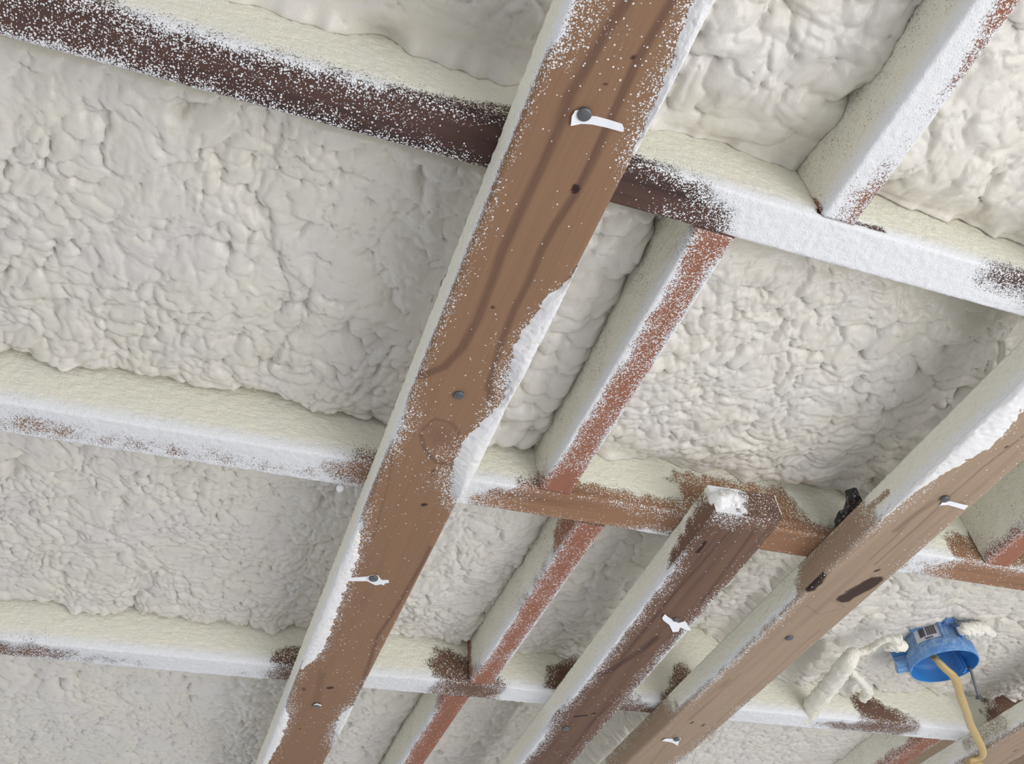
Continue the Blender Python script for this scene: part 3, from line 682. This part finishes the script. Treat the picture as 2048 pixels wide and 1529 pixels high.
def ball(name, p, r, board, seed):
    bm = bmesh.new(); bmesh.ops.create_icosphere(bm, subdivisions=3, radius=r)
    for v in bm.verts: v.co *= 1 + .18 * float(vnoise(np.array([v.co.x * 300 + seed]), np.array([v.co.y * 300 + v.co.z * 200]), seed)[0] - .5)
    me = bpy.data.meshes.new(name); bm.to_mesh(me); bm.free()
    for f in me.polygons: f.use_smooth = True
    o = link(name, me, M_CRUST, board.ob)
    u, v = board.to_local(p[:2]); o.location = (u, v * board.mir, p[2] - board.z)
lump('foam_clump', [b2.P(1432, 1003, .012), b2.P(1452, 1004, .02), b2.P(1478, 1012, .016)], [.008, .014, .008], M_CRUST, 14, b2.ob, amp=.5, freq=230)
ball('foam_drip', W3(680, 977, ZR), .0042, r2, 1)
ball('foam_drip', W3(1147, 1346, .03), .0036, b2, 2)

# dark stub at the junction of the middle rafter and the grey tan board
def stub():
    bm = bmesh.new()
    pts = sc([(615, 650), (870, 570), (1030, 900), (700, 1250), (560, 1430), (370, 1340), (430, 1200), (480, 1100), (580, 1060), (650, 850)], 1640, 940, 1 / 10.92)
    vs = [bm.verts.new((*at(x, y, .052), .052 + ZO)) for x, y in pts]
    f = bm.faces.new(vs)
    r = bmesh.ops.extrude_face_region(bm, geom=[f])
    for v in r['geom']:
        if isinstance(v, bmesh.types.BMVert): v.co.z += .014
    bmesh.ops.bevel(bm, geom=[e for e in bm.edges], offset=.0012, segments=2, affect='EDGES')
    bmesh.ops.recalc_face_normals(bm, faces=bm.faces)
    me = bpy.data.meshes.new('metal_strap'); bm.to_mesh(me); bm.free()
    o = link('metal_strap', me, M_STUB)
    tag(o, 'dark scuffed strap end poking out of foam where board meets middle rafter', 'metal strap')
def stub_mat():
    mt, nt, b = new_mat('dark_scuffed_metal')
    t = noise(nt, objco(nt), 260, 3); t2 = noise(nt, objco(nt), 60, 2)
    c = mixc(nt, mapr(nt, t2, .35, .65), (0.018, 0.018, 0.022), (0.06, 0.05, 0.045))
    nt.links.new(mixc(nt, mapr(nt, t, .56, .68), c, (0.42, 0.42, 0.42)), b.inputs['Base Color']); b.inputs['Roughness'].default_value = .5
    return mt
M_STUB = stub_mat(); stub()

# ---------------------------------------------------------------- blue electrical box
def blue_mat():
    mt, nt, b = new_mat('blue_plastic')
    dust = noise(nt, objco(nt), 130, 4, .7); sp = noise(nt, objco(nt), 900, 2)
    geo = N(nt, 'ShaderNodeAttribute'); geo.attribute_name = 'dust'
    base = (0.028, 0.19, 0.52)
    k = math_(nt, 'MULTIPLY', geo.outputs['Fac'], math_(nt, 'ADD', mapr(nt, dust, .3, .75, .1, .62), mapr(nt, sp, .6, .72, 0, .6)), clamp=True)
    nt.links.new(mixc(nt, k, base, (0.62, 0.72, 0.78)), b.inputs['Base Color'])
    b.inputs['Roughness'].default_value = .42
    return mt
M_BLUE = blue_mat()
BX, BY, BZ, BR = 1.1337, .9804, .050, .0525
box = bpy.data.objects.new('electrical_box', None); C.objects.link(box); box.location = (BX, BY, BZ + ZO)
box.rotation_euler = (.008, .036, 0)
tag(box, 'round blue plastic electrical box with a barcode sticker, hanging open side down', 'electrical box')
def set_dust(me, f):
    a = me.attributes.new('dust', 'FLOAT', 'POINT')
    a.data.foreach_set('value', np.array([f(v.co) for v in me.vertices], np.float32))
def lathe_open(prof, n=64):
    bm = bmesh.new(); rings = []
    for r, z in prof: rings.append([bm.verts.new((r * math.cos(2 * math.pi * i / n), r * math.sin(2 * math.pi * i / n), z)) for i in range(n)])
    for a, b in zip(rings[:-1], rings[1:]):
        for i in range(n): bm.faces.new((a[i], a[(i + 1) % n], b[(i + 1) % n], b[i]))
    return bm, rings
def boxshell():
    t = .0022
    prof = [(.0001, .066), (.030, .066), (.0405, .064), (.0435, .060), (.0465, .028), (.0505, .024), (BR, .022), (BR, .0008), (BR - .0006, 0), (BR - t + .0004, 0), (BR - t, .0008), (BR - t, .020), (.047, .024), (.0440, .028), (.0412, .058), (.038, .0615), (.0001, .0625)]
    bm, rings = lathe_open(prof)
    bmesh.ops.recalc_face_normals(bm, faces=bm.faces)
    me = bpy.data.meshes.new('box_body'); bm.to_mesh(me); bm.free()
    for p in me.polygons: p.use_smooth = True
    a_ = me.attributes.new('dust', 'FLOAT', 'POINT')      # only the outside of the wall caught the spray
    a_.data.foreach_set('value', np.array([(.35 + .65 * min(1, max(0, (v.co.z + .002) / .03))) if i // 64 <= 9 else 0.0 for i, v in enumerate(me.vertices)], np.float32))
    o = link('box_body', me, M_BLUE, box)
    md = o.modifiers.new('edges', 'EDGE_SPLIT'); md.split_angle = math.radians(45)
boxshell()
def bx(bm, cx, cy, cz, sx, sy, sz, rz=0.0, bev=.0012):
    r = bmesh.ops.create_cube(bm, size=1, matrix=Matrix.Translation((cx, cy, cz)) @ Matrix.Rotation(rz, 4, 'Z') @ Matrix.Diagonal((sx, sy, sz, 1)))
    if bev:
        vs = set(r['verts']); es = [e for e in bm.edges if e.verts[0] in vs and e.verts[1] in vs]
        bmesh.ops.bevel(bm, geom=es, offset=bev, segments=2, affect='EDGES')
def part(name, build, mat, dust=None, parent=box):
    bm = bmesh.new(); build(bm); bmesh.ops.recalc_face_normals(bm, faces=bm.faces)
    me = bpy.data.meshes.new(name); bm.to_mesh(me); bm.free()
    if dust is not None: set_dust(me, lambda c: dust)
    return link(name, me, mat, parent)
def pol(r, deg, z): a = math.radians(deg); return (r * math.cos(a), r * math.sin(a), z)
# nailing ears and clamps standing off the wall of the box
part('mounting_ear', lambda bm: bx(bm, *pol(.056, 133, .047), .024, .020, .034, math.radians(-47)), M_BLUE, .1)
part('mounting_ear', lambda bm: bx(bm, *pol(.058, 142, .012), .024, .020, .012, math.radians(-38)), M_BLUE, .6)
part('wire_clamp', lambda bm: bx(bm, *pol(.047, -100, .060), .021, .018, .026, math.radians(-10), .003), M_BLUE, .7)
part('wire_clamp', lambda bm: bx(bm, *pol(.044, -160, .058), .024, .014, .020, math.radians(-70), .003), M_BLUE, .9)
part('screw_boss', lambda bm: bx(bm, *pol(.0445, 8, .022), .011, .012, .044, math.radians(8), .003), M_BLUE, .1)
part('screw_boss', lambda bm: bx(bm, *pol(.0505, -84, .034), .008, .010, .022, math.radians(-84), .002), M_BLUE, .5)
part('rib', lambda bm: bx(bm, *pol(.0500, -120, .036), .006, .004, .030, math.radians(-120), .001), M_BLUE, .6)
# sticker wrapped on the wall facing the lens
def sticker(bm, a0, a1, z0, z1, rr, tilt=0.0, n=10):
    t = .0004; rows = []
    for i in range(n + 1):
        a = math.radians(a0 + (a1 - a0) * i / n); col = []
        for z in (z0, z1):
            zz = z + tilt * (i / n - .5)
            rz = rr + (.0465 - .0435) * max(0, min(1, (.060 - zz) / .032)) + .0435
            col.append([bm.verts.new(((rz + k) * math.cos(a), (rz + k) * math.sin(a), zz)) for k in (0, t)])
        rows.append(col)
    for i in range(n):
        A, B_ = rows[i], rows[i + 1]
        for k in (0, 1): bm.faces.new((A[0][k], B_[0][k], B_[1][k], A[1][k]))
        for k in (0, 1): bm.faces.new((A[k][0], B_[k][0], B_[k][1], A[k][1]))
    for r in (rows[0], rows[-1]): bm.faces.new((r[0][0], r[0][1], r[1][1], r[1][0]))
M_LABEL = plain('sticker_paper', (0.72, 0.73, 0.80), .5, 0, .06); M_INK = plain('black_ink', (0.05, 0.05, 0.06), .6)
ST = (-170, -118, .024, .053)
st = part('barcode_sticker', lambda bm: sticker(bm, *ST, .0004), M_LABEL)
def bars(bm):
    rng = np.random.default_rng(4); a = -160.0
    while a < -128:
        w = float(rng.choice([.35, .6, .9])); 
        if not (-149.5 < a < -147): sticker(bm, a, a + w, .0335, .0485, .0009, n=1)
        a += w + float(rng.choice([.35, .5, .8]))
def digits(bm):
    a = -151.0; rng = np.random.default_rng(9)
    for k in range(9):
        z0, z1 = .0285, .0312
        sticker(bm, a, a + .3, z0, z1, .0009, n=1); sticker(bm, a + .75, a + 1.0, z0, z1, .0009, n=1)
        if rng.random() > .3: sticker(bm, a, a + 1.0, z1 - .0006, z1, .0009, n=1)
        if rng.random() > .3: sticker(bm, a, a + 1.0, z0, z0 + .0006, .0009, n=1)
        a += 1.7
part('barcode', bars, M_INK, parent=st); part('sticker_digits', digits, M_INK, parent=st)
# loose nail through the box's nail sleeve
def tube(name, pts, rad, mat, parent=None, seg=12, sub=8, flat_=1.0, local=False):
    return lump(name, pts, [rad] * len(pts) if not isinstance(rad, (list, tuple)) else rad, mat, 1, parent, amp=0.0, seg=seg, flat_=flat_)
def loc(px_, py_, z): x, y = at(px_, py_, z); return (x - BX, y - BY, z - BZ)
def bnail():
    p0 = Vector(loc(1932, 1333, .052)); p1 = Vector(loc(1940, 1337, .044)); p2 = Vector(loc(1958, 1392, .012))
    o = lump('box_nail', [p0, p1, p1.lerp(p2, .5), p2], [.0017, .0022, .0022, .0022], M_NAIL, 1, box, amp=0, seg=12)
    h = part('nail_head', lambda bm: bmesh.ops.create_cone(bm, cap_ends=True, segments=20, radius1=.0058, radius2=.0024, depth=.0045), M_NAIL, parent=o)
    d = (p2 - p1).normalized(); h.location = p2; h.rotation_euler = (-d).to_track_quat('Z', 'Y').to_euler()
bnail()
lump('foam_residue', [loc(1772, 1305, .058), loc(1792, 1296, .056), loc(1812, 1298, .056)], [.005, .009, .006], M_TORN, 4, box, amp=.6, freq=170)
lump('foam_residue', [loc(1915, 1262, .082), loc(1935, 1258, .080), loc(1960, 1262, .085)], [.006, .010, .007], M_TORN, 6, box, amp=.6, freq=240)
lump('foam_residue', [loc(1945, 1252, .086), loc(1965, 1255, .088), loc(1985, 1268, .09)], [.006, .009, .005], M_TORN, 9, box, amp=.4, freq=170)

# ---------------------------------------------------------------- cable hanging out of the box, stapled to the corner board
M_CABLE = plain('yellow_cable_sheath', (0.50, 0.365, 0.16), .45, 0, .08)
cp = [W3(1862, 1308, .085), W3(1870, 1318, .062), W3(1890, 1338, .046), W3(1910, 1358, .036), W3(1922, 1395, .026), W3(1933, 1425, .02), W3(1941, 1450, .016), W3(1955, 1478, .008), W3(1964, 1498, .000), W3(1965, 1512, -.003), W3(1955, 1519, -.004), W3(1938, 1522, -.004)]
cab = tag(lump('cable', cp, [.0058, .0060, .0062, .0064, .0064, .0064, .0064, .0064, .0064, .0062, .006, .0058], M_CABLE, 2, amp=.05, freq=40, seg=16, flat_=.72),
          'dull yellow electrical cable hanging from the blue box to the corner board', 'cable')
lump('cable_end', [(*at(1934, 1528, -.004), -.004 + ZO), (*at(1948, 1530, -.006), -.006 + ZO), (*at(1962, 1528, -.005), -.005 + ZO)], [.007, .009, .007], M_CABLE, 5, cab, amp=.2, freq=150)
